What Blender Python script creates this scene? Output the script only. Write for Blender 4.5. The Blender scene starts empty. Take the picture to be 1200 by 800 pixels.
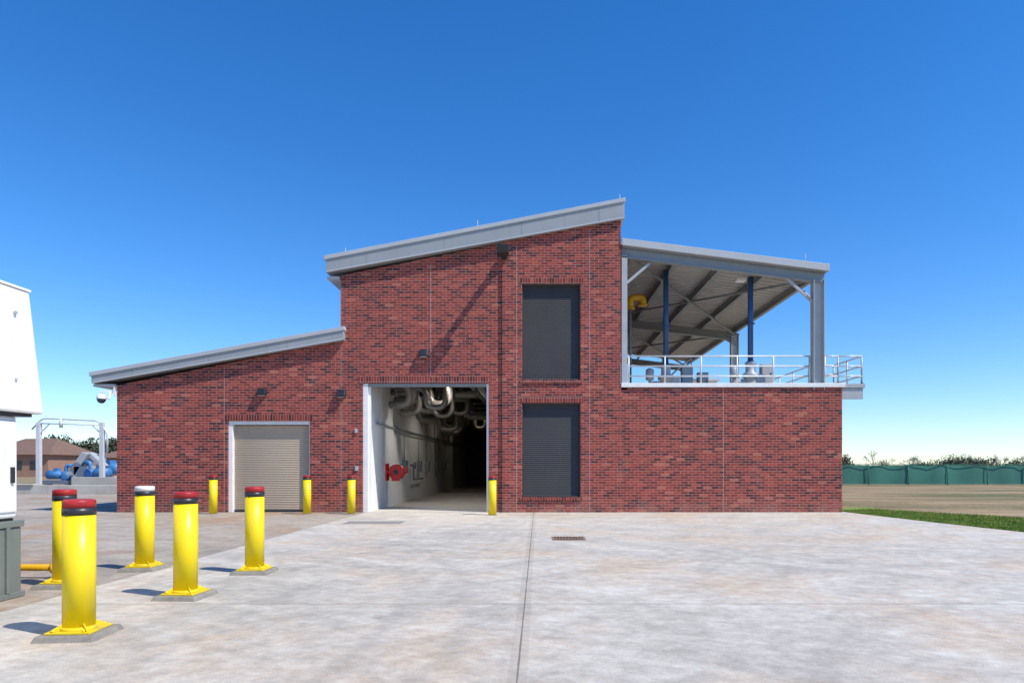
import bpy, bmesh, math, random
from mathutils import Vector, Matrix
random.seed(7)
scene=bpy.context.scene
V=Vector
# ------------------------------------------------------------------ helpers
def new_mat(name):
    m=bpy.data.materials.new(name); m.use_nodes=True
    nt=m.node_tree; b=nt.nodes['Principled BSDF']
    return m,nt,b
def N(nt,t,**k):
    n=nt.nodes.new(t)
    for a,v in k.items(): setattr(n,a,v)
    return n
def math_n(nt,op,a,b=None,c=None):
    n=nt.nodes.new('ShaderNodeMath'); n.operation=op
    for i,v in enumerate((a,b,c)):
        if v is None: continue
        if isinstance(v,(int,float)): n.inputs[i].default_value=v
        else: nt.links.new(v,n.inputs[i])
    return n.outputs[0]
def mix(nt,f,a,b,blend='MIX'):
    n=nt.nodes.new('ShaderNodeMix'); n.data_type='RGBA'; n.blend_type=blend
    for i,v in ((0,f),(6,a),(7,b)):
        if isinstance(v,(int,float)): n.inputs[i].default_value=v
        elif isinstance(v,tuple): n.inputs[i].default_value=(v[0],v[1],v[2],1)
        else: nt.links.new(v,n.inputs[i])
    return n.outputs[2]
def noise(nt,vec,scale,detail=4,rough=.55):
    n=nt.nodes.new('ShaderNodeTexNoise'); n.inputs['Scale'].default_value=scale
    n.inputs['Detail'].default_value=detail; n.inputs['Roughness'].default_value=rough
    nt.links.new(vec,n.inputs['Vector']); return n.outputs[0]
def ramp(nt,f,stops,interp='LINEAR'):
    n=nt.nodes.new('ShaderNodeValToRGB'); cr=n.color_ramp; cr.interpolation=interp
    while len(cr.elements)<len(stops): cr.elements.new(.5)
    for e,(p,c) in zip(cr.elements,stops):
        e.position=p; e.color=(c[0],c[1],c[2],1) if isinstance(c,tuple) else (c,c,c,1)
    nt.links.new(f,n.inputs[0]); return n.outputs[0]
def pos(nt): return nt.nodes.new('ShaderNodeNewGeometry').outputs['Position']
def scaled(nt,v,s):
    n=nt.nodes.new('ShaderNodeVectorMath'); n.operation='MULTIPLY'
    nt.links.new(v,n.inputs[0]); n.inputs[1].default_value=s; return n.outputs[0]
def bump(nt,b,h,strength=.3,dist=.02):
    n=nt.nodes.new('ShaderNodeBump'); n.inputs['Strength'].default_value=strength
    n.inputs['Distance'].default_value=dist; nt.links.new(h,n.inputs['Height'])
    nt.links.new(n.outputs[0],b.inputs['Normal'])
def simple(name,col,rough=.5,metal=0,var=.18,scale=3,fine=40,bmp=.08,dirt=None):
    m,nt,b=new_mat(name); p=pos(nt)
    n1=noise(nt,p,scale,5); n2=noise(nt,p,fine,3)
    f=math_n(nt,'ADD',math_n(nt,'MULTIPLY',n1,.7),math_n(nt,'MULTIPLY',n2,.3))
    c=ramp(nt,f,[(.3,tuple(x*(1-var) for x in col)),(.7,tuple(min(1,x*(1+var*.6)) for x in col))])
    if dirt:
        d=noise(nt,scaled(nt,p,(6,6,.8)),1.0,5,.7)
        dm=ramp(nt,d,[(.52,0.0),(.75,.6)])
        c=mix(nt,dm,c,dirt)
    nt.links.new(c,b.inputs['Base Color'])
    b.inputs['Metallic'].default_value=metal
    r=math_n(nt,'MULTIPLY_ADD',n1,.25,rough-.12); nt.links.new(r,b.inputs['Roughness'])
    if bmp: bump(nt,b,n2,bmp,.01)
    return m
class MB:
    def __init__(s): s.bm=bmesh.new()
    def hexa(s,p):
        v=[s.bm.verts.new(q) for q in p]
        for f in ((0,3,2,1),(4,5,6,7),(0,1,5,4),(1,2,6,5),(2,3,7,6),(3,0,4,7)):
            s.bm.faces.new([v[i] for i in f])
    def box(s,x0,x1,y0,y1,z0,z1):
        s.hexa([(x0,y0,z0),(x1,y0,z0),(x1,y1,z0),(x0,y1,z0),(x0,y0,z1),(x1,y0,z1),(x1,y1,z1),(x0,y1,z1)])
        return s
    def slope(s,x0,x1,y0,y1,b0,b1,t0,t1):   # bottoms/tops vary along x
        s.hexa([(x0,y0,b0),(x1,y0,b1),(x1,y1,b1),(x0,y1,b0),(x0,y0,t0),(x1,y0,t1),(x1,y1,t1),(x0,y1,t0)])
        return s
    def bar(s,p0,p1,w,h):
        p0=V(p0);p1=V(p1);d=(p1-p0).normalized()
        up=V((0,0,1)) if abs(d.z)<.95 else V((0,1,0))
        a=d.cross(up).normalized()*w/2; u=a.cross(d).normalized()*h/2
        s.hexa([p0-a-u,p0+a-u,p1+a-u,p1-a-u,p0-a+u,p0+a+u,p1+a+u,p1-a+u]); return s
    def tube(s,pts,r,seg=14,fil=None,caps=True):
        pts=[V(p) for p in pts]; path=[pts[0]]
        for i in range(1,len(pts)-1):
            a,b,c=pts[i-1],pts[i],pts[i+1]
            if fil:
                d1=(a-b); d2=(c-b); q=min(fil,d1.length*.49,d2.length*.49)
                s0=b+d1.normalized()*q; s1=b+d2.normalized()*q
                for k in range(9):
                    t=k/8; path.append(s0*(1-t)**2+b*2*t*(1-t)+s1*t*t)
            else: path.append(b)
        path.append(pts[-1])
        rings=[]; nrm=None
        for i,p in enumerate(path):
            d=(path[min(i+1,len(path)-1)]-path[max(i-1,0)])
            if d.length<1e-6: continue
            d.normalize()
            if nrm is None:
                nrm=d.cross(V((0,0,1)) if abs(d.z)<.9 else V((1,0,0))).normalized()
            nrm=(nrm-d*nrm.dot(d)).normalized(); bi=d.cross(nrm)
            rings.append([s.bm.verts.new(p+(nrm*math.cos(6.28318*k/seg)+bi*math.sin(6.28318*k/seg))*r) for k in range(seg)])
        for a,b in zip(rings,rings[1:]):
            for k in range(seg):
                f=s.bm.faces.new((a[k],a[(k+1)%seg],b[(k+1)%seg],b[k])); f.smooth=True
        if caps:
            s.bm.faces.new(rings[0][::-1]); s.bm.faces.new(rings[-1])
        return s
    def lathe(s,c,prof,seg=40,axis='Z'):
        rings=[]
        for r,z in prof:
            ring=[]
            for k in range(seg):
                a=6.2831853*k/seg; x,y=r*math.cos(a),r*math.sin(a)
                q=(x,y,z) if axis=='Z' else ((z,x,y) if axis=='X' else (x,z,y))
                ring.append(s.bm.verts.new((c[0]+q[0],c[1]+q[1],c[2]+q[2])))
            rings.append(ring)
        for a,b in zip(rings,rings[1:]):
            for k in range(seg):
                f=s.bm.faces.new((a[k],a[(k+1)%seg],b[(k+1)%seg],b[k])); f.smooth=True
        s.bm.faces.new(rings[0][::-1]); s.bm.faces.new(rings[-1]); return s
    def obj(s,name,mat,parent=None,bevel=0,loc=None,recalc=True):
        if recalc: bmesh.ops.recalc_face_normals(s.bm,faces=s.bm.faces[:])
        me=bpy.data.meshes.new(name); s.bm.to_mesh(me); s.bm.free()
        o=bpy.data.objects.new(name,me); scene.collection.objects.link(o)
        me.materials.append(mat)
        if parent: o.parent=parent
        if loc: o.location=loc
        if bevel:
            m=o.modifiers.new('bevel','BEVEL'); m.width=bevel; m.segments=2; m.limit_method='ANGLE'
        return o
def empty(name,loc=(0,0,0)):
    o=bpy.data.objects.new(name,None); o.location=loc; o.empty_display_size=.3
    scene.collection.objects.link(o); return o

# ------------------------------------------------------------------ materials
def brick_mat(name,w=.245,h=.082,dark=1.0,soldier=False):
    m,nt,b=new_mat(name); p=pos(nt)
    sp=N(nt,'ShaderNodeSeparateXYZ'); nt.links.new(p,sp.inputs[0])
    u=math_n(nt,'ADD',sp.outputs[0],sp.outputs[1]); v=sp.outputs[2]
    vr=math_n(nt,'DIVIDE',v,h); row=math_n(nt,'FLOOR',vr)
    off=math_n(nt,'MULTIPLY',math_n(nt,'PINGPONG',row,1.0),0 if soldier else .5)
    ur=math_n(nt,'ADD',math_n(nt,'DIVIDE',u,w),off)
    col=math_n(nt,'FLOOR',ur); fu=math_n(nt,'FRACT',ur); fv=math_n(nt,'FRACT',vr)
    cv=N(nt,'ShaderNodeCombineXYZ'); nt.links.new(col,cv.inputs[0]); nt.links.new(row,cv.inputs[1])
    wn=N(nt,'ShaderNodeTexWhiteNoise'); wn.noise_dimensions='2D'; nt.links.new(cv.outputs[0],wn.inputs[0])
    d=dark
    c=ramp(nt,wn.outputs[0],[(0,(.10*d,.026*d,.024*d)),(.10,(.175*d,.034*d,.027*d)),(.28,(.25*d,.043*d,.031*d)),(.50,(.30*d,.052*d,.036*d)),
        (.72,(.35*d,.064*d,.043*d)),(.88,(.20*d,.036*d,.028*d)),(.97,(.42*d,.12*d,.075*d))],'CONSTANT')
    sp2=noise(nt,p,60,3); c=mix(nt,.4,c,ramp(nt,sp2,[(.3,.45),(.7,.62)]),'OVERLAY')
    big=noise(nt,p,.45,4); c=mix(nt,.4,c,ramp(nt,big,[(.35,.38),(.65,.62)]),'OVERLAY')
    ef=noise(nt,scaled(nt,p,(1,1,.35)),1.2,6,.7); c=mix(nt,ramp(nt,ef,[(.58,0.0),(.8,.18)]),c,(.5,.36,.30))
    # splash-back dirt along the foot of the wall
    ft=math_n(nt,'MULTIPLY',math_n(nt,'SUBTRACT',1,math_n(nt,'MINIMUM',1,math_n(nt,'DIVIDE',v,.5))),ramp(nt,noise(nt,p,2.5,5,.7),[(.35,0.0),(.7,.55)]))
    c=mix(nt,ft,c,(.30,.22,.17))
    mh=math_n(nt,'LESS_THAN',fv,.012/h); mw=math_n(nt,'LESS_THAN',fu,.011/w)
    mm=math_n(nt,'MAXIMUM',mh,mw)
    mort=ramp(nt,noise(nt,p,8,3),[(.3,(.30,.20,.17)),(.7,(.48,.37,.32))])
    c=mix(nt,mm,c,mort)
    nt.links.new(c,b.inputs['Base Color']); b.inputs['Roughness'].default_value=.85
    b.inputs['Specular IOR Level'].default_value=.25
    hh=math_n(nt,'ADD',math_n(nt,'SUBTRACT',1,mm),math_n(nt,'MULTIPLY',sp2,.3))
    bump(nt,b,hh,.4,.005)
    return m
M_brick=brick_mat('red_brick')
M_soldier=brick_mat('red_brick_soldier',.085,.26,.8,True)
M_white=simple('white_paint',(.84,.82,.78),.45,var=.07,dirt=(.62,.58,.52),bmp=.02)
M_cmu=simple('white_wall',(.86,.86,.85),.5,var=.05,dirt=(.70,.69,.67),bmp=.03)
M_fascia=simple('grey_metal_fascia',(.33,.345,.35),.45,.0,var=.10,scale=.9,bmp=.02,dirt=(.27,.28,.28))
M_fascia2=simple('light_metal_trim',(.46,.475,.48),.45,.0,var=.08,scale=1.2,bmp=.02)
M_steel=simple('painted_steel_grey',(.26,.275,.28),.5,.0,var=.12,bmp=.03)
M_steell=simple('light_steel',(.42,.435,.44),.45,.0,var=.12,bmp=.03)
M_galv=simple('galvanised_rail',(.68,.68,.66),.4,.1,var=.12,bmp=.02)
M_deck=simple('galvanised_roof_deck',(.50,.48,.45),.5,.0,var=.18,scale=1.5,bmp=.02)
M_dark=simple('black_fixture',(.025,.025,.028),.4,var=.2)
M_louv=simple('dark_grey_louvre',(.062,.057,.055),.6,.0,var=.15,scale=1)
M_beige=simple('taupe_roll_door',(.47,.375,.27),.55,.0,var=.08,scale=1)
M_yellow=simple('yellow_sleeve',(.88,.66,.004),.38,var=.06,scale=2,bmp=.03,dirt=(.72,.52,.03))
M_yellow_d=simple('yellow_base_paint',(.80,.58,.01),.5,var=.15,scale=8,dirt=(.4,.3,.12),bmp=.15)
M_red=simple('red_reflector',(.44,.02,.02),.5,var=.4,scale=8)
M_black=simple('black_band',(.03,.03,.035),.4,var=.2)
M_silver=simple('insulated_duct',(.19,.18,.165),.38,.35,var=.3,scale=4)
M_blue=simple('blue_pipe',(.03,.09,.22),.4,var=.15)
M_blueeq=simple('blue_equipment',(.06,.22,.48),.45,var=.2)
M_orange=simple('yellow_pipe',(.75,.42,.01),.4,var=.12)
M_redeq=simple('red_hose_reel',(.60,.02,.015),.35,var=.15)
M_conc_b=simple('concrete_block',(.50,.47,.41),.85,var=.2,scale=1.5,dirt=(.3,.28,.25),bmp=.3)
M_padc=simple('pad_concrete',(.28,.255,.21),.9,var=.35,scale=9,fine=90,bmp=.5)
M_tank=simple('grey_green_tank',(.17,.19,.16),.5,var=.15,dirt=(.12,.11,.10))
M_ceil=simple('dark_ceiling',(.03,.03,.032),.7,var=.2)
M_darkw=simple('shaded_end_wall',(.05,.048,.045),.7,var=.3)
M_fence=simple('green_windscreen',(.05,.20,.15),.75,var=.3,scale=.5,bmp=.2)
M_shingle=simple('brown_shingle',(.20,.12,.085),.9,var=.25,scale=2,bmp=.3)
M_housew=simple('house_brick',(.36,.20,.14),.9,var=.2)
M_glass=simple('dark_glass',(.03,.04,.05),.1,var=.2)

def concrete(name,base,stain,joints,seed=0,jy=6.1,jx=5.5,x0=-.15,tint=.65):
    m,nt,b=new_mat(name); p0=pos(nt)
    ad=N(nt,'ShaderNodeVectorMath',operation='ADD'); nt.links.new(p0,ad.inputs[0]); ad.inputs[1].default_value=(seed,seed*1.7,0); p=ad.outputs[0]
    a=noise(nt,p,.16,5,.6); c=ramp(nt,a,[(.32,tuple(x*.80 for x in base)),(.5,base),(.68,tuple(min(1,x*1.12) for x in base))])
    wv=N(nt,'ShaderNodeVectorRotate'); wv.rotation_type='Z_AXIS'; wv.inputs['Angle'].default_value=.5; nt.links.new(p,wv.inputs['Vector'])
    st=noise(nt,scaled(nt,wv.outputs[0],(.25,1.6,1)),1.0,8,.72)
    c=mix(nt,ramp(nt,st,[(.49,0.0),(.66,.6)]),c,tuple(min(1,x*1.28) for x in base))
    st2=noise(nt,scaled(nt,wv.outputs[0],(1.1,.22,1)),1.3,8,.72)
    c=mix(nt,ramp(nt,st2,[(.51,0.0),(.68,.45)]),c,tuple(x*.62 for x in base))
    s=noise(nt,p,.33,8,.72); c=mix(nt,ramp(nt,s,[(.48,0.0),(.62,tint)]),c,stain)
    sp=noise(nt,p,5,8,.78); c=mix(nt,.65,c,ramp(nt,sp,[(.3,.30),(.7,.70)]),'OVERLAY')
    sp3=noise(nt,p,1.3,9,.78); c=mix(nt,.5,c,ramp(nt,sp3,[(.35,.34),(.65,.66)]),'OVERLAY')
    fi=noise(nt,p,70,3,.7); c=mix(nt,.5,c,ramp(nt,fi,[(.3,.34),(.7,.66)]),'OVERLAY')
    # small dark oil/dirt spots
    vo=N(nt,'ShaderNodeTexVoronoi'); vo.inputs['Scale'].default_value=1.1; nt.links.new(p,vo.inputs['Vector'])
    dsp=math_n(nt,'ADD',vo.outputs['Distance'],math_n(nt,'MULTIPLY',sp,.12))
    c=mix(nt,ramp(nt,dsp,[(.07,.5),(.13,0.0)]),c,tuple(x*.55 for x in base))
    tr=None
    for cx,cy,rads in ((-13,-15.5,(8.1,9.7,10.4,12.0,12.7)),(9,-24,(9.2,10.9,13.2,14.9))):
        dd=N(nt,'ShaderNodeVectorMath',operation='DISTANCE'); nt.links.new(p0,dd.inputs[0]); dd.inputs[1].default_value=(cx,cy,0)
        wob=math_n(nt,'ADD',dd.outputs['Value'],math_n(nt,'MULTIPLY',noise(nt,p,.3,2),.8))
        for rr in rads:
            t=math_n(nt,'SUBTRACT',1,math_n(nt,'MINIMUM',1,math_n(nt,'DIVIDE',math_n(nt,'ABSOLUTE',math_n(nt,'SUBTRACT',wob,rr)),.18)))
            tr=t if tr is None else math_n(nt,'MAXIMUM',tr,t)
    tf=math_n(nt,'MULTIPLY',tr,ramp(nt,noise(nt,p,1.1,6,.75),[(.40,0.0),(.62,.45)]))
    c=mix(nt,tf,c,tuple(x*.55 for x in base))
    if joints:
        spx=N(nt,'ShaderNodeSeparateXYZ'); nt.links.new(p0,spx.inputs[0])
        wb=math_n(nt,'MULTIPLY',math_n(nt,'SUBTRACT',noise(nt,p0,3,4),.5),.012)
        xx=math_n(nt,'ADD',math_n(nt,'PINGPONG',math_n(nt,'SUBTRACT',spx.outputs[0],x0),jx),wb)
        yy=math_n(nt,'PINGPONG',math_n(nt,'ADD',spx.outputs[1],2.2),jy)
        jl=math_n(nt,'LESS_THAN',xx,.007)
        jm=math_n(nt,'MULTIPLY',math_n(nt,'LESS_THAN',yy,.014),.75)
        j=math_n(nt,'MAXIMUM',jl,jm)
        c=mix(nt,math_n(nt,'MULTIPLY',j,.75),c,(.12,.10,.085))
        hl=math_n(nt,'MULTIPLY',math_n(nt,'LESS_THAN',xx,.07),.16); c=mix(nt,hl,c,(.2,.16,.12))
    nt.links.new(c,b.inputs['Base Color'])
    r=math_n(nt,'MULTIPLY_ADD',sp,.2,.72); nt.links.new(r,b.inputs['Roughness'])
    b.inputs['Specular IOR Level'].default_value=.25
    bump(nt,b,math_n(nt,'ADD',fi,sp),.35,.01)
    return m
M_conc=concrete('concrete_paving',(.53,.49,.42),(.50,.375,.255),True)
M_conc2=concrete('concrete_drive',(.39,.34,.275),(.37,.235,.14),True,seed=31,jx=4.4,jy=4.6,x0=-5.5,tint=.8)

def grass_ground(name,cols,scale=.15):
    m,nt,b=new_mat(name); p=pos(nt)
    a=noise(nt,scaled(nt,p,(.5,1.3,1)),scale,8,.7); f=noise(nt,p,6,6,.75)
    t=math_n(nt,'ADD',math_n(nt,'MULTIPLY',a,.65),math_n(nt,'MULTIPLY',f,.35))
    c=ramp(nt,t,cols); nt.links.new(c,b.inputs['Base Color']); b.inputs['Roughness'].default_value=.95
    bump(nt,b,f,.6,.05); return m
M_field=grass_ground('dry_field',[(.40,(.10,.11,.03)),(.46,(.18,.145,.06)),(.51,(.28,.20,.10)),(.59,(.40,.28,.16))],.22)
M_green=grass_ground('green_grass',[(.36,(.09,.17,.02)),(.5,(.16,.25,.035)),(.64,(.30,.30,.08))],.6)
def leaf(name,a,b_,sc=.35):
    m,nt,b=new_mat(name); p=pos(nt)
    c=ramp(nt,noise(nt,p,sc,5,.7),[(.35,a),(.65,b_)]); nt.links.new(c,b.inputs['Base Color']); b.inputs['Roughness'].default_value=.8
    return m
M_leaf=leaf('evergreen_foliage',(.05,.065,.035),(.12,.135,.065))
M_twig=leaf('bare_twigs',(.12,.10,.08),(.22,.185,.15))
M_blade=leaf('grass_blades',(.12,.21,.02),(.30,.36,.06),2)

# ------------------------------------------------------------------ ground
def sheet(name,pts,z,mat):
    bm=bmesh.new(); f=bm.faces.new([bm.verts.new((x,y,z)) for x,y in pts])
    bm.normal_update()
    if f.normal.z<0: f.normal_flip()
    me=bpy.data.meshes.new(name); bm.to_mesh(me); bm.free()
    o=bpy.data.objects.new(name,me); me.materials.append(mat); scene.collection.objects.link(o); return o
sheet('ground',[(-1500,-800),(1500,-800),(1500,2500),(-1500,2500)],-.012,M_field)
edge=[(9.86,.3),(10.15,-2),(10.5,-4.3),(10.95,-6.6),(11.7,-9.5),(13,-13),(15,-20),(18,-45)]
sheet('concrete_pavement',[(-5.5,-45)]+[( -5.5,.3)]+edge,.0,M_conc)
sheet('concrete_driveway',[(-60,-45),(-5.505,-45),(-5.505,.3),(-13.3,.3),(-13.3,16),(-60,16)],-.004,M_conc2)
strip=[(x+w,y+w*.55) for (x,y),w in zip(edge,(.9,1.2,1.7,2.3,2.8,3,3,3))]
sheet('green_verge',edge[::-1]+[(9.86,2.6),(12.0,2.8)]+strip[1:],-.008,M_green)
bm=bmesh.new()
for i in range(42000):
    t=random.random()**.8*3.6; k=int(t); f=t-k
    ex=edge[k][0]*(1-f)+edge[k+1][0]*f; ey=edge[k][1]*(1-f)+edge[k+1][1]*f
    w=random.random()**1.3*(1.5+.9*t)
    x=ex+w*.95+random.uniform(-.05,.05); y=ey+w*.6+random.uniform(-.1,.4)
    h=random.uniform(.02,.075); a=random.random()*6.28; d=.009
    q=[(x-d*math.cos(a),y-d*math.sin(a),-.006),(x+d*math.cos(a),y+d*math.sin(a),-.006),(x+random.uniform(-.03,.03),y+random.uniform(-.03,.03),h)]
    bm.faces.new([bm.verts.new(p) for p in q])
me=bpy.data.meshes.new('grass'); bm.to_mesh(me); bm.free(); o=bpy.data.objects.new('grass',me); me.materials.append(M_blade); scene.collection.objects.link(o)

# ------------------------------------------------------------------ building
B=empty('brick_building')
T=.30
PROJ=-.07
def topH(x): return 7.55+(x+6.32)*(1.80/8.94)
def topL(x): return 4.05+(x+13.46)*(1.42/7.14)
w=MB()
def seg(x0,x1,z0,z1,y0=0): w.box(x0,x1,y0,T,z0,z1)
def segT(x0,x1,z0,fn,y0=0): w.slope(x0,x1,y0,T,z0,z0,fn(x0),fn(x1))
segT(-13.46,-9.92,0,topL)
segT(-9.92,-7.30,2.92,topL)
segT(-7.30,-6.32,0,topL)
segT(-6.32,-5.61,0,topH)
segT(-5.61,-1.58,4.12,topH)
segT(-1.58,-1.15,0,topH)
segT(-1.15,-.52,0,topH,PROJ)
seg(-.52,1.34,0,.49,PROJ); seg(-.52,1.34,3.49,4.22,PROJ); segT(-.52,1.34,7.28,topH,PROJ)
segT(1.34,2.62,0,topH,PROJ)
seg(2.62,9.70,0,3.98)
w.obj('front_wall',M_brick,B)
w=MB(); D=30
w.box(-13.46,-13.16,T,D,0,4.05)
w.box(-6.32,-6.02,T,D,0,7.45)
w.box(2.32,2.62,T,D,0,9.2)
w.box(9.40,9.70,T,D-9,0,3.98)
w.box(-13.16,2.32,D-T,D,0,4.05); w.box(-6.02,2.32,D-T,D,4.05,7.4)
w.box(2.62,9.40,D-9-T,D-9,0,3.98)
w.obj('side_walls',M_brick,B)
s=MB()
s.box(-.60,1.42,PROJ-.012,PROJ-.002,7.28,7.46); s.box(-.60,1.42,PROJ-.012,PROJ-.002,3.49,3.67)
s.box(-.58,1.40,PROJ-.05,PROJ-.002,4.12,4.215); s.box(-.58,1.40,PROJ-.05,PROJ-.002,.39,.485)
s.box(-5.75,-1.60,-.012,-.002,4.125,4.32); s.box(-10.0,-7.22,-.012,-.002,2.925,3.12)
s.obj('brick_lintels_and_sills',M_soldier,B)
M_seal=simple('joint_sealant',(.45,.30,.27),.8)
s=MB()
for x,z,y in ((5.91,3.97,0),(-3.44,7.9,0),(2.628,3.97,0),(1.62,9.0,PROJ),(-.70,8.5,PROJ)):
    s.box(x-.008,x+.008,y-.004,y-.001,0 if x!=-3.44 else 4.33,z)
s.box(-10.04,-10.025,-.004,-.001,0,4.6)
s.box(-6.31,-6.295,-.004,-.001,0,7.4)
s.obj('control_joints',M_seal,B)
s=MB(); s.box(2.64,9.78,-.06,T+.06,3.985,4.12); s.box(9.34,9.78,T+.06,D-9,3.985,4.12)
s.obj('parapet_coping',M_white,B,.01)
s=MB(); s.box(2.63,9.39,T+.07,D-9-T,3.6,3.9); s.obj('upper_deck',M_conc_b,B)
def roof(name,x0,x1,t0,t1,h0,h1,y0,y1):
    a=MB(); a.slope(x0,x1,y0,y1,t0-h0,t1-h1,t0,t1); a.obj(name+'_fascia',M_fascia,B,.01)
    k=(t1-t0)/(x1-x0)
    a=MB(); a.slope(x0-.05,x1+.03,y0-.04,y1+.05,t0-.05*k-.10,t1-.10,t0+.022,t1+.022+.03*k)
    a.obj(name+'_drip_edge',M_fascia2,B,.01)
    a=MB(); x=x0+1.3
    while x<x1-.4:
        zt=t0+(x-x0)*k; hb=h0+(h1-h0)*(x-x0)/(x1-x0)
        a.box(x-.007,x+.007,y0-.006,y0-.001,zt-hb+.01,zt-.12); x+=2.45
    a.obj(name+'_panel_joints',M_steel,B)
    a=MB(); a.slope(x0+.02,x1-.02,y0-.012,y0-.002,t0-h0+.0,t1-h1+.0,t0-h0+.045,t1-h1+.045); a.obj(name+'_hem',M_fascia2,B)
roof('high_roof',-6.73,2.72,8.10,9.93,.50,.62,-.20,D+.3)
roof('low_roof',-14.15,-6.17,4.42,5.87,.33,.40,-.20,D+.3)
s=MB(); s.box(-14.15,-13.47,-.10,D,4.0,4.08); s.box(-6.72,-6.33,-.1,D,7.42,7.5)
s.obj('eave_soffit',M_fascia2,B)
for px,pz,pt in ((-6.22,8.2,8.50),(-1.96,9.0,9.38),(2.62,9.8,10.22)):
    a=MB(); a.tube([(px,.2,pz),(px,.2,pt)],.012,8); a.box(px-.03,px+.03,.17,.23,pz,pz+.06); a.obj('lightning_rod',M_steell,B)
s=MB(); z=.0
while z<2.75:
    s.slope(-9.80,-7.32,.20,.22,z,z,z+.072,z+.072); s.tube([(-9.80,.205,z+.036),(-7.32,.205,z+.036)],.014,8); z+=.075
s.obj('roll_up_door_curtain',M_beige,B)
s=MB(); s.box(-9.92,-9.79,.05,.24,0,2.92); s.box(-7.34,-7.30,.05,.24,0,2.92); s.box(-9.79,-7.34,.05,.24,2.80,2.92)
s.obj('roll_up_door_frame',M_white,B,.005)
s=MB(); s.box(-9.79,-7.34,.17,.24,0.005,.07); s.obj('roll_up_door_bottom_bar',M_dark,B)
for z0,z1 in ((.49,3.49),(4.22,7.28)):
    s=MB(); z=z0+.05
    while z<z1-.08:
        s.hexa([(-.49,.075,z),(1.31,.075,z),(1.31,.12,z+.0),(-.49,.12,z),(-.49,.09,z+.058),(1.31,.09,z+.058),(1.31,.12,z+.064),(-.49,.12,z+.064)]); z+=.065
    s.obj('louvre_slats',M_louv,B)
    s=MB(); s.box(-.52,1.34,.125,.16,z0,z1); s.box(-.52,-.49,.0,.124,z0,z1); s.box(1.31,1.34,.0,.124,z0,z1)
    s.box(-.49,1.31,.0,.124,z1-.04,z1); s.box(-.49,1.31,-.02,.124,z0+.001,z0+.045)
    s.obj('louvre_frame',M_louv,B)
# ---------------- service corridor behind the big door
s=MB(); s.box(-5.95,-5.45,T+.01,29.5,.0,5.6); s.obj('corridor_left_wall',M_cmu,B)
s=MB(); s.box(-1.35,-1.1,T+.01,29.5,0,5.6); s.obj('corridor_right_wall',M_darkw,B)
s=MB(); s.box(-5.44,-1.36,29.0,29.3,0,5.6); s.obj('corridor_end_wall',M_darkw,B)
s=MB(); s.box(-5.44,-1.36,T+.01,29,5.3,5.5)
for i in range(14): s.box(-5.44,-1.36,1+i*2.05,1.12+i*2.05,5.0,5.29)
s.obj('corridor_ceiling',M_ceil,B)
s=MB(); s.box(-5.605,-1.59,.0,29,-.1,.006); s.obj('corridor_floor',M_conc_b,B)
s=MB(); s.box(-5.61,-5.45,.03,.29,0,4.11); s.box(-5.45,-5.38,.12,.2,0,4.11); s.box(-1.66,-1.585,.05,.29,0,4.11); s.obj('overhead_door_guides',M_white,B,.005)
s=MB(); s.box(-5.45,-1.66,.06,.25,4.02,4.115); s.obj('overhead_door_header',M_steel,B)
s=MB(); sb=MB(); sd_=MB()
cfg=((1.6,4.35,.13,0),(2.5,4.55,.17,0),(3.4,4.2,.12,0),(4.6,4.75,.13,1),(6.2,4.5,.17,2),(9.0,4.7,.14,0),(10.5,4.3,.14,1),(12.2,4.6,.18,1),(14,4.3,.14,2),(16,4.7,.14,2),(20,4.6,.17,0))
for i,(y,zt,r,k) in enumerate(cfg):
    if k==0:
        s.tube([(-5.44,y,zt),(-4.45,y,zt),(-4.40,y+.1,zt-.75),(-5.15,y+.3,zt-.75)],r,16,.36)
        s.tube([(-5.1,y+.9,zt-.1),(-4.0,y+.9,zt-.1),(-4.0,y+.9,zt-.8),(-3.3,y+.9,zt-.8),(-3.3,y+.9,zt+.5)],r*.8,16,.34)
    elif k==1:
        s.tube([(-5.44,y,zt-.5),(-4.7,y,zt-.5),(-4.7,y+.2,zt-1.1),(-3.9,y+.3,zt-1.1),(-3.9,y+.3,zt+.5)],r,16,.32)
        s.tube([(-3.4,y,zt+.4),(-3.4,y,zt-.5),(-2.3,y+.2,zt-.5),(-2.3,y+.2,zt+.4)],r*1.1,16,.3)
    else:
        s.tube([(-5.44,y,zt),(-4.9,y,zt),(-4.9,y,zt-1.1),(-4.2,y+.4,zt-1.1),(-4.2,y+.4,zt-.2),(-3,y+.4,zt-.2)],r,16,.3)
    sb.lathe((-5.2,y,zt if k!=1 else zt-.5),[(r+.05,-.03),(r+.05,.03)],20,'X')
    sb.lathe((-4.85,y,zt if k==0 else zt-.5),[(r+.03,-.02),(r+.03,.02)],20,'X') if k<2 else None
sd_.tube([(-2.6,.6,4.75),(-2.6,28,4.75)],.2,14); sd_.tube([(-2.0,2,4.2),(-2.0,28,4.2)],.13,14); sd_.tube([(-5.2,.6,5.1),(-5.2,28,5.1)],.1,14)
for i in range(9): sd_.tube([(-5.4,1.6+i*3,4.98),(-1.4,1.6+i*3,4.98)],.05,8)
s.obj('insulated_ducts',M_silver,B); sb.obj('duct_flanges',M_steel,B); sd_.obj('ceiling_pipes',M_steel,B)
s=MB()
s.tube([(-5.40,1.0,2.9),(-5.40,27,2.9)],.03,8); s.tube([(-5.40,4.0,2.75),(-5.40,27,2.75)],.02,8)
for y in (5.5,8.8,11,14,17): 
    s.box(-5.44,-5.28,y,y+.4,1.2,1.7); s.tube([(-5.4,y+.2,1.7),(-5.4,y+.2,2.9)],.02,8)
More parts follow.
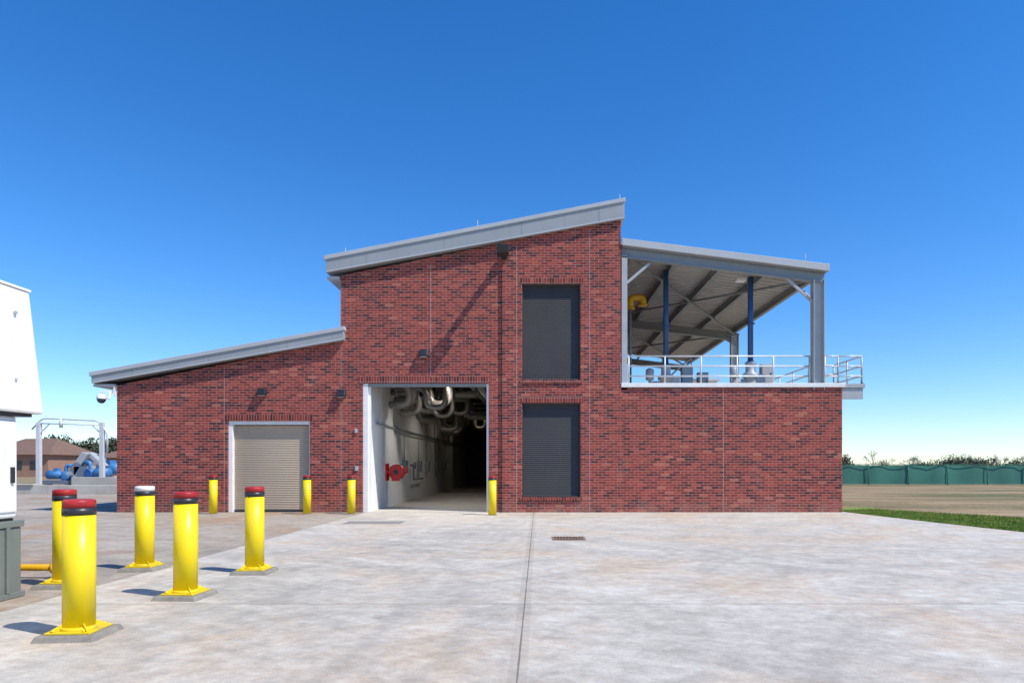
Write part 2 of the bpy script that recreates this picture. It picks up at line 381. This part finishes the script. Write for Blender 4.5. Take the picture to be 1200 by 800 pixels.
s.lathe((-5.25,7.2,1.5),[(.14,-.04),(.14,.04)],16,'X'); s.tube([(-5.44,7.2,1.5),(-5.2,7.2,1.5)],.05,8); s.tube([(-5.3,7.2,1.5),(-5.3,7.2,.9),(-5.3,9.5,.9)],.04,8)
s.obj('wall_conduits',M_steel,B)
mlamp,nt,b=new_mat('warm_lamp'); b.inputs['Emission Color'].default_value=(1,.70,.34,1); b.inputs['Emission Strength'].default_value=6; b.inputs['Base Color'].default_value=(.9,.8,.6,1)
for i,(lx,ly) in enumerate(((-3.0,2.6),(-3.4,8.2),(-3.55,14),(-3.6,20.5))):  # first lamp is added unseen behind the header, to brighten the entrance wall
    lg=empty('high_bay_lamp',(lx,ly,0)); lg.parent=B
    a=MB(); a.lathe((0,0,0),[(.06,4.98),(.08,4.85),(.21,4.75),(.21,4.72)],24); a.tube([(0,0,4.95),(0,0,5.28)],.015,8); a.obj('lamp_shade',M_steel,lg)
    a=MB(); a.lathe((0,0,0),[(.18,4.715),(.18,4.70),(.05,4.67)],24); a.obj('lamp_lens',mlamp,lg)
    L=bpy.data.lights.new('lamp_light','SPOT'); L.energy=(330,90,20,6)[i]; L.color=(1,.93,.84); L.shadow_soft_size=.15; L.spot_size=math.radians(150); L.spot_blend=.6
    lo=bpy.data.objects.new('lamp_light',L); lo.location=(0,0,4.6); lo.parent=lg; scene.collection.objects.link(lo)
hr=empty('hose_reel',(-5.08,2.7,1.26)); hr.scale=(.76,.76,.76)
a=MB(); a.lathe((0,0,0),[(.36,-.2),(.36,-.16),(.24,-.15),(.24,.15),(.36,.16),(.36,.2)],28,'Y'); a.lathe((.0,0,0),[(.31,-.13),(.33,0),(.31,.13)],28,'Y'); a.obj('drum',M_redeq,hr)
a=MB(); a.box(-.48,.0,-.27,-.22,-.05,.05); a.box(-.48,0,.22,.27,-.05,.05); a.box(-.48,-.42,-.3,.3,-.4,.4); a.tube([(.28,-.1,-.1),(.5,-.12,-.05),(.5,-.12,.3)],.035,10,.1); a.box(-.2,.2,-.25,-.21,-.42,.3); a.obj('bracket',M_redeq,hr)
a=MB(); a.lathe((0,-.26,0),[(.11,-.02),(.11,0)],18,'Y'); a.obj('hub',M_dark,hr)

# ------------------------------------------------------------------ canopy
def ct(x): return 8.72-(x-2.62)*.1256
C0,C1=2.66,9.16; CY=19.6
s=MB(); s.slope(C0,C1,-.12,.02,ct(C0)-.22,ct(C1)-.22,ct(C0),ct(C1)); s.slope(C1,C1+.09,-.12,CY,ct(C1)-.22,ct(C1)-.23,ct(C1)+.01,ct(C1)); s.obj('canopy_fascia',M_fascia2,B,.008)
bm=bmesh.new(); prof=[]; y=.03
while y<CY:
    prof+= [(y,0),(y+.14,0),(y+.17,.09),(y+.33,.09)]; y+=.36
ra=[bm.verts.new((C0,q,ct(C0)-.13+dz)) for q,dz in prof]; rb=[bm.verts.new((C1,q,ct(C1)-.13+dz)) for q,dz in prof]
for i in range(len(prof)-1): bm.faces.new((ra[i],rb[i],rb[i+1],ra[i+1]))
me=bpy.data.meshes.new('canopy_deck'); bm.to_mesh(me); bm.free(); o=bpy.data.objects.new('canopy_deck',me); me.materials.append(M_deck); scene.collection.objects.link(o); o.parent=B
s=MB()
def ibeam(s,p0,p1,w,h,t=.03):
    p0=V(p0);p1=V(p1)
    s.bar(p0,p1,t*.6,h-.07)
    d=(p1-p0).normalized(); up=(V((0,0,1))-d*d.z).normalized() if abs(d.z)<.95 else V((0,1,0))
    for k in (-1,1): s.bar(p0+up*k*(h/2-t/2),p1+up*k*(h/2-t/2),w,t)
nP=5
for i in range(nP):
    x=C0+.35+i*(C1-C0-.55)/(nP-1); z=ct(x)-.265
    ibeam(s,(x,.2,z),(x,CY-.1,z),.12,.24,.02)
s.obj('canopy_purlins',M_steel,B)
s=MB()
for y in (.10,9.4,CY-.1):
    h=.34; ibeam(s,(C0,y,ct(C0)-.40-h/2+(.17 if y<1 else 0)),(C1,y,ct(C1)-.40-h/2+(.17 if y<1 else 0)),.2,h)
    if y>1: s.bar((9.0,y,7.0),(8.1,y,7.5),.07,.07)
s.obj('canopy_beams',M_steel,B)
s=MB()
for i,(ya,yb) in enumerate(((.1,9.4),(9.4,CY-.1))):
    for xa,xb in ((C0+.2,C1-.2),(C1-.2,C0+.2)):
        s.bar((xa,ya,ct(xa)-.45),(xb,yb,ct(xb)-.45),.07,.07)
s.obj('canopy_bracing',M_steel,B)
s=MB()
for y in (.10,9.4,CY-.1):
    zt=ct(8.95)-.5
    s.box(8.78,8.80,y-.14,y+.14,3.91,zt); s.box(9.11,9.13,y-.14,y+.14,3.91,zt); s.box(8.80,9.11,y-.012,y+.012,3.91,zt)
    s.box(8.7,9.2,y-.2,y+.2,3.905,3.93) if y>1 else None
    s.box(2.66,2.84,y-.1,y+.1,3.91,ct(2.8)-.5)
s.obj('canopy_columns',M_steell,B)
s=MB(); s.bar((2.84,.1,7.35),(3.55,.1,7.95),.08,.08); s.bar((8.78,.1,6.75),(7.95,.1,7.5),.08,.08)
s.bar((9.0,.3,6.7),(9.0,1.4,7.4),.07,.07)
s.obj('canopy_knee_braces',M_steell,B)
a=MB(); a.tube([(8.6,.2,7.9),(8.6,.2,8.3)],.012,8); a.obj('lightning_rod',M_steell,B)
P=empty('canopy_light',(6.75,1.0,7.72)); a=MB(); a.box(-.16,.16,-.12,.12,-.1,.0); a.tube([(0,0,0),(0,0,.28)],.02,8); a.obj('housing',M_white,P,.01)
# guard railing
R=empty('guard_railing')
s=MB(); zb=4.12
def rail(p0,p1,n):
    p0=V(p0);p1=V(p1)
    for z in (.36,.68,1.0): s.tube([p0+V((0,0,z-.12)),p1+V((0,0,z-.12))],.026,10)
    for i in range(n+1):
        q=p0.lerp(p1,i/n); s.tube([q+V((0,0,-.0)),q+V((0,0,.88))],.026,10); s.box(q.x-.05,q.x+.05,q.y-.05,q.y+.05,q.z,q.z+.012)
rail((2.9,.12,zb+.0),(8.7,.12,zb),5); rail((9.2,.12,zb),(9.62,.12,zb),1)
rail((9.58,2.4,zb),(9.58,20,zb),12)
rail((3.2,19.8,zb-.2),(9.3,19.8,zb-.2),5)
rail((9.62,.12,zb),(10.38,.12,zb),1); rail((10.38,.12,zb),(10.38,2.2,zb),2); rail((10.38,2.2,zb),(9.6,2.2,zb),1)
s.obj('rails_and_posts',M_galv,R)
s=MB(); s.box(9.79,10.45,.02,2.3,3.98,4.11); s.box(9.72,10.40,.06,.12,3.62,3.975); s.box(9.72,10.40,2.1,2.16,3.62,3.975)
s.obj('landing_platform',M_steell,R,.006)

# ------------------------------------------------------------------ upper-deck equipment
def vertical_pump(x,y,top):
    P=empty('vertical_pump',(x,y,3.9))
    a=MB(); a.lathe((0,0,0),[(.09,1.0),(.09,top-3.9)],20); 
    for z in (1.02,2.3): a.lathe((0,0,z),[(.14,-.025),(.14,.025)],20)
    a.obj('discharge_column',M_blue,P)
    a=MB(); a.lathe((0,0,0),[(.34,.0),(.34,.12),(.2,.16),(.2,.5),(.27,.52),(.27,.62),(.16,.7),(.16,.95),(.2,1.0)],24)
    a.tube([(0,0,.35),(-.55,0,.35),(-.55,0,.02)],.12,14,.2); a.lathe((-.55,0,.75),[(.12,-.25),(.14,-.22),(.14,.1),(.05,.16)],16); a.tube([(-.55,0,.35),(-.55,0,.6)],.05,10)
    a.box(.15,.45,-.15,.15,.25,.6)
    a.obj('pump_head',M_steell,P,0)
    return P
vertical_pump(4.35,1.5,8.15); vertical_pump(7.05,.9,7.75)
P=empty('vent_pipe',(3.33,3.0,3.9))
a=MB(); a.tube([(0,0,0),(0,0,3.28)],.055,14); a.obj('riser',M_steel,P)
a=MB(); a.tube([(0,0,3.28),(0,0,3.68),(.46,0,3.68),(.46,0,3.40)],.13,18,.25); a.lathe((.46,0,3.40),[(.17,-.03),(.17,.03)],20); a.lathe((0,0,3.28),[(.17,-.03),(.17,.03)],20); a.obj('gooseneck',M_orange,P)
for x,y in ((6.2,4.0),(7.9,1.9),(5.3,2.6)):
    P=empty('control_cabinet',(x,y,3.9)); a=MB(); a.box(-.2,.2,-.12,.12,.4,1.1); a.box(-.18,-.14,-.1,.1,0,.4); a.box(.14,.18,-.1,.1,0,.4); a.obj('cabinet',M_steell,P,.01)
    a=MB(); a.box(-.17,.17,-.135,-.122,.45,1.05); a.obj('cabinet_door',M_fascia2,P,.004); a=MB(); a.box(.12,.14,-.16,-.136,.7,.8); a.obj('handle',M_dark,P)
P=empty('access_stair',(5.2,9,3.9)); a=MB()
for k in (0,.9):
    a.bar((0,k,.0),(1.7,k,1.5),.06,.2); a.tube([(0,k,.95),(1.7,k,2.45)],.025,8); a.tube([(0,k,0),(0,k,.95)],.025,8); a.tube([(1.7,k,1.5),(1.7,k,2.45)],.025,8); a.tube([(.85,k,.75),(.85,k,1.7)],.025,8)
for i in range(7): a.box(.1+i*.23,.35+i*.23,.02,.88,.17+i*.2,.2+i*.2)
a.box(1.7,3,0,.9,1.42,1.5)
for q in (1.8,2.9): a.box(q-.04,q+.04,.4,.48,0,1.42)
a.obj('stair_frame',M_galv,P)

# ------------------------------------------------------------------ wall fixtures
for x,z in ((-3.65,5.07),(-8.80,3.84),(-6.27,3.79)):
    P=empty('wall_light',(x,0,z)); a=MB()
    a.hexa([(-.13,-.20,-.09),(.13,-.20,-.09),(.13,-.005,-.12),(-.13,-.005,-.12),(-.13,-.12,.11),(.13,-.12,.11),(.13,-.005,.12),(-.13,-.005,.12)])
    a.obj('housing',M_dark,P,.012); a=MB(); a.box(-.10,.10,-.17,-.03,-.135,-.115); a.obj('lens',M_steell,P)
P=empty('flood_light',(-1.08,PROJ,8.06)); a=MB(); a.bar((0,-.12,.10),(0,-1.02,.10),.16,.10); a.box(-.09,.09,-.12,-.004,-.02,.22); a.obj('arm',M_dark,P)
a=MB(); a.hexa([(-.18,-1.15,-.14),(.18,-1.15,-.14),(.18,-.82,-.18),(-.18,-.82,-.18),(-.18,-1.22,.09),(.18,-1.22,.09),(.18,-.86,.17),(-.18,-.86,.17)]); a.obj('lamp_head',M_dark,P,.02)
P=empty('security_camera',(-13.52,-.12,3.72)); a=MB(); a.bar((.1,.1,.12),(-.38,-.02,.12),.05,.05); a.box(.02,.07,.0,.2,-.02,.3); a.tube([(-.36,0,.1),(-.36,0,-.02)],.03,10); a.tube([(-.1,0,.1),(-.1,0,-.06),(-.02,-.2,-.14)],.035,10,.05); a.obj('bracket',M_white,P)
a=MB(); a.lathe((-.36,0,-.12),[(.06,.16),(.12,.12),(.14,.03),(.14,-.0)],24); a.obj('shell',M_white,P)
a=MB(); a.lathe((-.36,0,-.12),[(.13,-.002),(.12,-.06),(.07,-.12),(.02,-.135)],24); a.obj('dome',M_glass,P)
P=empty('wall_box',(-5.82,0,2.6)); a=MB(); a.box(-.04,.04,-.05,-.005,-.07,.07); a.obj('box',M_steell,P,.008)
P=empty('wall_box',(-5.8,0,1.4)); a=MB(); a.box(-.05,.05,-.05,-.005,-.07,.07); a.obj('box',M_steell,P,.008)

# ------------------------------------------------------------------ bollards
def bollard(x,y,r=.127,h=1.2,white=False,pad=True,rot=0):
    P=empty('bollard',(x,y,0)); P.rotation_euler=(0,0,rot)
    z0=.05 if pad else 0
    a=MB(); a.lathe((0,0,0),[(r,z0+.02),(r,h-.135)],48); a.obj('post_sleeve',M_yellow,P)
    a=MB(); a.lathe((0,0,0),[(r+.003,h-.134),(r+.003,h-.072)],48); a.obj('black_band',M_black,P)
    a=MB(); a.lathe((0,0,0),[(r+.001,h-.071),(r+.001,h-.015),(r-.006,h-.004),(r*.85,h+.001),(r*.2,h+.004)],48); a.obj('top_cap',M_white if white else M_red,P)
    if pad:
        w0,w1=.26,.235
        a=MB(); a.hexa([(-w0,-w0,-.01),(w0,-w0,-.01),(w0,w0,-.01),(-w0,w0,-.01),(-w1,-w1,z0),(w1,-w1,z0),(w1,w1,z0),(-w1,w1,z0)]); a.obj('concrete_pad',M_padc,P,.012)
        a=MB(); a.box(-.185,.185,-.185,.185,z0+.001,z0+.018)
        for i in range(4):
            an=i*math.pi/2+math.pi/4; d=V((math.cos(an),math.sin(an),0)); t=V((-d.y,d.x,0))*.006
            p=[d*(r-.01)-t,d*(.22)-t,d*.22+t,d*(r-.01)+t]
            a.hexa([(q.x,q.y,z0+.018) for q in p]+[(p[0].x,p[0].y,z0+.08),(p[1].x,p[1].y,z0+.028),(p[2].x,p[2].y,z0+.028),(p[3].x,p[3].y,z0+.08)])
        a.lathe((0,0,0),[(r+.022,z0+.0185),(r+.018,z0+.04),(r+.001,z0+.045)],40)
        a.obj('base_plate',M_yellow_d,P,.003)
        a=MB()
        for sx,sy in ((1,1),(-1,1),(1,-1),(-1,-1)): a.lathe((sx*.125,sy*.16,z0+.019),[(.014,0),(.014,.015),(.008,.016),(.008,.026)],6)
        a.obj('anchor_bolts',M_yellow_d,P)
    else:
        a=MB(); a.lathe((0,0,0),[(r+.03,-.01),(r+.02,.012)],32); a.obj('base_collar',M_padc,P)
YC=-21.8
bollard(-4.05,YC+6.02,rot=.08)
bollard(-4.02,YC+7.78,rot=-.05)
bollard(-3.97,YC+9.55,rot=.04)
bollard(-5.68,YC+9.85,white=True,rot=.02)
bollard(-5.90,YC+8.50,rot=.03)
for x,y in ((-10.05,21.1),(-7.15,21.1),(-5.78,21.1),(-1.39,20.6)): bollard(x,YC+y,r=.12,h=1.19,pad=False)

# ------------------------------------------------------------------ drain, plate
P=empty('storm_drain_grate',(.62,YC+14.0,0)); a=MB(); a.box(-.34,.34,-.34,-.29,0.0,.008); a.box(-.34,.34,.29,.34,0,.008); a.box(-.34,-.29,-.29,.29,0,.008); a.box(.29,.34,-.29,.29,0,.008)
for i in range(9): x=-.25+i*.0625; a.box(x-.013,x+.013,-.29,.29,.0015,.007)
a.box(-.29,.29,-.02,.02,.001,.0065)
M_rust=simple('rusty_iron',(.30,.20,.13),.8,.1,var=.4,scale=10)
a.obj('grate_bars',M_rust,P); a=MB(); a.box(-.289,.289,-.289,.289,-.01,.0012); a.obj('pit_shade_slab',M_dark,P)  # flat black slab under the bars stands in for shade below the grate
P=empty('trench_cover_plate',(-4.3,YC+17.9,0)); a=MB(); a.box(-.75,.75,-.4,.4,.0,.006); a.obj('plate',simple('steel_plate',(.30,.29,.27),.6,.1,var=.3,scale=6),P)

# ------------------------------------------------------------------ generator enclosure (left)
G=empty('generator_enclosure'); gx=-5.95; gy=YC+7.86; g0=YC+3.6; gl=-8.6
a=MB(); a.box(gl,gx,g0,gy,.03,.80); a.obj('fuel_tank_base',M_tank,G,.02)
a=MB(); a.box(gl-.02,gx+.02,g0-.02,gy+.02,.80,.87); a.box(gl-.02,gx+.025,g0-.02,gy+.025,.0,.06)
for k in range(6): a.box(gx+.001,gx+.03,gy-.25-k*.7,gy-.2-k*.7,.06,.80)
a.obj('tank_frame',M_tank,G,.006)
a=MB(); a.box(gl+.03,gx-.03,g0+.03,gy-.03,.90,2.06); a.obj('enclosure_body',M_white,G,.03)
a=MB()
for k in range(4):
    y1=gy-.06-k*1.0; y0=y1-.92
    a.box(gx-.028,gx-.008,y0,y1,.97,2.0)
a.obj('access_doors',M_white,G,.012)
a=MB()
for k in range(4):
    y1=gy-.06-k*1.0; a.box(gx-.007,gx+.018,y1-.10,y1-.06,1.3,1.48)
    for j in range(10): a.box(gx-.0075,gx-.002,y1-.75,y1-.28,1.1+j*.07,1.13+j*.07)
a.box(gl+.05,gx-.06,g0+.05,gy-.05,.871,.899)
a.obj('door_handles_and_vents',M_dark,G)
a=MB(); a.hexa([(gl-.1,g0-.2,2.1),(gx+.08,g0-.2,2.1),(gx+.08,gy+.25,2.1),(gl-.1,gy+.25,2.1),(gl+.1,g0,3.5),(gx+.05,g0,3.5),(gx+.05,gy+.06,3.5),(gl+.1,gy+.06,3.5)])
a.obj('air_hood',M_white,G,.025)
a=MB(); a.box(gl+.0,gx+.03,g0,gy+.12,2.061,2.099); a.obj('hood_gasket',M_black,G)
a=MB(); a.box(gl+.09,gx+.06,g0-.01,gy+.07,3.501,3.53); a.obj('hood_top_trim',M_white,G,.005)
a=MB()
for zz in (2.45,3.2):
    for k in range(7): a.box(gx+.05,gx+.085,gy-.2-k*.6,gy-.17-k*.6,zz,zz+.03)
a.obj('hood_rivets',M_steell,G)
P=empty('gas_pipe',(0,0,0)); a=MB(); a.tube([(-7.6,YC+9.1,.14),(-6.15,YC+9.1,.14)],.045,14); a.tube([(-6.9,YC+9.1,.14),(-6.9,YC+8.4,.14),(-6.9,YC+8.4,.5)],.04,12,.08)
for x in (-7.0,-6.45): a.lathe((x,YC+9.1,.14),[(.08,-.02),(.08,.02)],18,'X')
a.obj('pipe_run',M_orange,P); a=MB(); a.box(-7.1,-6.98,YC+9.03,YC+9.17,0,.08); a.box(-6.4,-6.28,YC+9.03,YC+9.17,0,.08); a.obj('pipe_supports',M_conc_b,P)

# ------------------------------------------------------------------ far left yard
P=empty('concrete_retaining_wall'); a=MB(); a.box(-27.6,-15.5,14.2,14.6,-.01,.45); a.box(-25.6,-15.5,15.6,16.0,-.01,.85); a.box(-27.8,-26.6,14.1,14.7,.451,.52); a.obj('wall_blocks',M_conc_b,P,.02)
P=empty('pipe_gantry'); a=MB()
for x in (-29.2,-25.5):
    a.box(x-.11,x+.11,18.0,18.22,0,4.0)
a.tube([(-29.6,18.1,3.6),(-29.0,18.1,4.25),(-25.7,18.1,4.10),(-25.2,18.1,3.4),(-25.2,18.1,2.2)],.05,12,.3)
a.tube([(-29.2,18.1,3.95),(-25.5,18.1,3.85)],.04,10); a.bar((-29.2,18.1,3.3),(-28.6,18.1,3.9),.06,.06); a.bar((-25.5,18.1,3.3),(-26.1,18.1,3.85),.06,.06)
a.tube([(-27.9,18.1,4.2),(-27.9,18.1,3.7)],.10,10)
a.obj('gantry_frame',M_galv,P)
def skid(x,y,sc=1.0,rz=0):
    P=empty('industrial_pump',(x,y,0)); P.scale=(sc,)*3; P.rotation_euler=(0,0,rz); a=MB()
    a.lathe((0,0,1.5),[(.1,-.9),(.42,-.85),(.42,.3),(.25,.4),(.25,.7),(.1,.72)],20,'X'); a.lathe((.9,0,1.35),[(.2,-.3),(.5,-.2),(.5,.2),(.2,.3)],22,'Y'); a.tube([(.9,0,1.5),(.9,0,2.4),(1.5,0,2.4)],.17,14,.3)
    a.box(-.2,.2,-.25,.25,1.85,2.15); a.obj('pump_and_motor',M_blueeq,P)
    a=MB(); a.box(-1.1,1.4,-.5,.5,.6,.95); a.box(-1.0,-.7,-.4,.4,0,.6); a.box(1.0,1.3,-.4,.4,0,.6); a.obj('skid',M_steell,P,.02)
skid(-29.2,19.6,.62); skid(-26.2,19.0,.7,3.0); skid(-27.7,22.5,.85,2.7)
P=empty('screening_conveyor'); a=MB(); a.hexa([(-28.3,19,.9),(-27.7,19,.9),(-27.7,20,.9),(-28.3,20,.9),(-27.3,19,2.3),(-26.9,19,2.2),(-26.9,20,2.2),(-27.3,20,2.3)]); a.box(-27.8,-26.6,19,20.2,.6,1.45); a.bar((-27.1,19.5,2.2),(-26.2,19.5,1.4),.5,.25); a.obj('casing',M_steell,P,.03)
a=MB(); 
for q in (-27.7,-26.8): a.box(q,q+.12,19.1,19.22,0,.6); a.box(q,q+.12,19.9,20.02,0,.6)
a.obj('legs',M_steel,P)
P=empty('yard_railing'); a=MB()
for z in (.5,.95): a.tube([(-31.5,14.3,z),(-27.9,14.3,z)],.035,8)
for i in range(5): a.tube([(-31.5+i*.9,14.3,0),(-31.5+i*.9,14.3,.97)],.035,8)
a.obj('rails',M_galv,P)
def house(x,y,wd,dp,h,rh):
    P=empty('house',(x,y,0)); a=MB(); a.box(-wd/2,wd/2,0,dp,0,h); a.obj('walls',M_housew,P)
    a=MB(); e=.5; v=[(-wd/2-e,-e,h),(wd/2+e,-e,h),(wd/2+e,dp+e,h),(-wd/2-e,dp+e,h)]; r=[(-wd/4,dp/2,h+rh),(wd/4,dp/2,h+rh)]
    q=[a.bm.verts.new(p) for p in v+r]
    for f in ((0,1,5,4),(2,3,4,5),(3,0,4),(1,2,5),(0,3,2,1)): a.bm.faces.new([q[i] for i in f])
    a.obj('hip_roof',M_shingle,P)
    a=MB()
    for k in (-.3,.05,.3): a.box(wd*k-.6,wd*k+.6,-.03,-.01,.9,2.1)
    a.obj('windows',M_glass,P)
house(-69,68,9,10,2.9,2.3); house(-60,78,9,10,2.6,1.8); house(-84,75,13,10,2.7,3.0); house(-43,80,12,9,2.6,2.4)

# ------------------------------------------------------------------ fence right
P=empty('green_screen_fence'); bm=bmesh.new(); xs=[7+i*.5 for i in range(170)]; prev=None
for i,x in enumerate(xs):
    y=30+.04*math.sin(i*1.3)+random.uniform(-.02,.02); zt=1.50+.02*math.sin(i*.785)
    c=[bm.verts.new((x,y+random.uniform(-.03,.03)*(k in(1,2)),z)) for k,z in enumerate((.06,.55,1.05,zt))]
    if prev:
        for k in range(3): f=bm.faces.new((prev[k],c[k],c[k+1],prev[k+1])); f.smooth=True
    prev=c
me=bpy.data.meshes.new('screen'); bm.to_mesh(me); bm.free(); o=bpy.data.objects.new('windscreen_fabric',me); me.materials.append(M_fence); scene.collection.objects.link(o); o.parent=P
a=MB()
for i in range(29): a.tube([(7+i*3,29.9,0),(7+i*3,29.9,1.6)],.03,8)
a.tube([(7,29.9,1.56),(91,29.9,1.56)],.022,8); a.obj('posts_and_top_rail',M_fence,P)

# ------------------------------------------------------------------ trees
def foliage(name,clumps,mat,size,dens,trunks=None):
    bm=bmesh.new()
    for (cx,cy,cz,rx,rz) in clumps:
        n=int(dens*rx*rz)
        for _ in range(n):
            u=V((random.gauss(0,1),random.gauss(0,1),random.gauss(0,1))).normalized()*(random.random()**.5*random.uniform(.8,1.15))
            p=V((cx+u.x*rx,cy+u.y*rx,max(.05,cz+u.z*rz)))
            a=V((random.gauss(0,1),random.gauss(0,1),random.gauss(0,1))).normalized(); b=a.cross(V((random.gauss(0,1),random.gauss(0,1),random.gauss(0,1)))).normalized()
            k=size*random.uniform(.5,1.2)
            bm.faces.new([bm.verts.new(p+a*k),bm.verts.new(p+b*k*.7),bm.verts.new(p-a*k),bm.verts.new(p-b*k*.7)])
    me=bpy.data.meshes.new(name); bm.to_mesh(me); bm.free(); o=bpy.data.objects.new(name,me); me.materials.append(mat); scene.collection.objects.link(o); return o
cl=[]
x=30
while x<190:
    w_=random.uniform(2.0,4.5); h=random.uniform(1.2,2.0) if random.random()<.75 else random.uniform(2.0,2.5)
    y=95+random.uniform(-6,8)
    for _ in range(4): cl.append((x+random.uniform(-w_,w_)*.5,y,h*random.uniform(.5,1.0),w_*random.uniform(.4,.8),h*random.uniform(.5,.75)))
    x+=w_*random.uniform(.6,1.0)
o=foliage('distant_trees',cl,M_leaf,.17,120)
cl=[]
for (x,y,h) in [(-86,88,6.0),(-82,92,6.6),(-78,90,7.2),(-74,91,7.0),(-71,90,6.6),(-67,92,6.4),(-62,93,5.6),(-90,92,6.5),(-56,92,5.4)]:
    for _ in range(7): cl.append((x+random.uniform(-2,2),y,h*random.uniform(.45,.78),random.uniform(1.0,2.0),random.uniform(.9,1.6)))
foliage('distant_trees',cl,M_leaf,.2,140)
bm=bmesh.new()
def twig(p,d,L,r,lv):
    q=p+d*L
    s1=d.cross(V((0,1,0))).normalized()*r
    bm.faces.new([bm.verts.new(p-s1),bm.verts.new(p+s1),bm.verts.new(q+s1*.6),bm.verts.new(q-s1*.6)])
    s2=d.cross(V((1,0,.1))).normalized()*r
    bm.faces.new([bm.verts.new(p-s2),bm.verts.new(p+s2),bm.verts.new(q+s2*.6),bm.verts.new(q-s2*.6)])
    if lv>0:
        for _ in range(3 if lv>1 else 4):
            nd=(d+V((random.gauss(0,.5),random.gauss(0,.5),random.gauss(.05,.3)))).normalized()
            twig(q-d*L*random.uniform(0,.35),nd,L*random.uniform(.6,.8),r*.62,lv-1)
for i in range(110):
    x=random.uniform(40,175) if i%3 else random.uniform(75,130)
    twig(V((x,105+random.uniform(-6,14),0)),V((random.uniform(-.1,.1),0,1)).normalized(),random.uniform(1.0,1.6),.08,4)
me=bpy.data.meshes.new('bare_trees'); bm.to_mesh(me); bm.free(); o=bpy.data.objects.new('bare_trees',me); me.materials.append(M_twig); scene.collection.objects.link(o)

# ------------------------------------------------------------------ light
sd=V((.85,-.42,1.2)).normalized()
S=bpy.data.lights.new('sun','SUN'); S.energy=5.0; S.angle=math.radians(.5); S.color=(1,.95,.87)
so=bpy.data.objects.new('sun',S); so.rotation_euler=sd.to_track_quat('Z','Y').to_euler(); so.location=(20,-20,40); scene.collection.objects.link(so)
W=bpy.data.worlds.new('World'); scene.world=W; W.use_nodes=True; nt=W.node_tree
sk=nt.nodes.new('ShaderNodeTexSky'); sk.sky_type='NISHITA'; sk.sun_disc=False
sk.sun_elevation=math.asin(sd.z); sk.sun_rotation=math.atan2(sd.x,sd.y); sk.altitude=0; sk.air_density=1.0; sk.dust_density=0.0; sk.ozone_density=1.5
hs=nt.nodes.new('ShaderNodeHueSaturation'); hs.inputs['Saturation'].default_value=1.22
tm=nt.nodes.new('ShaderNodeMix'); tm.data_type='RGBA'; tm.blend_type='MULTIPLY'; tm.inputs[0].default_value=1; tm.inputs[7].default_value=(.84,.98,1.25,1)
nt.links.new(sk.outputs[0],tm.inputs[6]); nt.links.new(tm.outputs[2],hs.inputs['Color']); bg=nt.nodes['Background']; nt.links.new(hs.outputs[0],bg.inputs[0]); bg.inputs[1].default_value=.15
# ------------------------------------------------------------------ camera
cd=bpy.data.cameras.new('camera'); cd.lens=24; cd.sensor_width=36; cd.shift_x=-.0258; cd.shift_y=.1208; cd.clip_end=4000; cd.clip_start=.05
co=bpy.data.objects.new('camera',cd); co.location=(0,YC,1.5); co.rotation_euler=(math.radians(90),0,0); scene.collection.objects.link(co)
scene.camera=co
scene.view_settings.view_transform='Standard'; scene.view_settings.look='None'; scene.view_settings.exposure=0
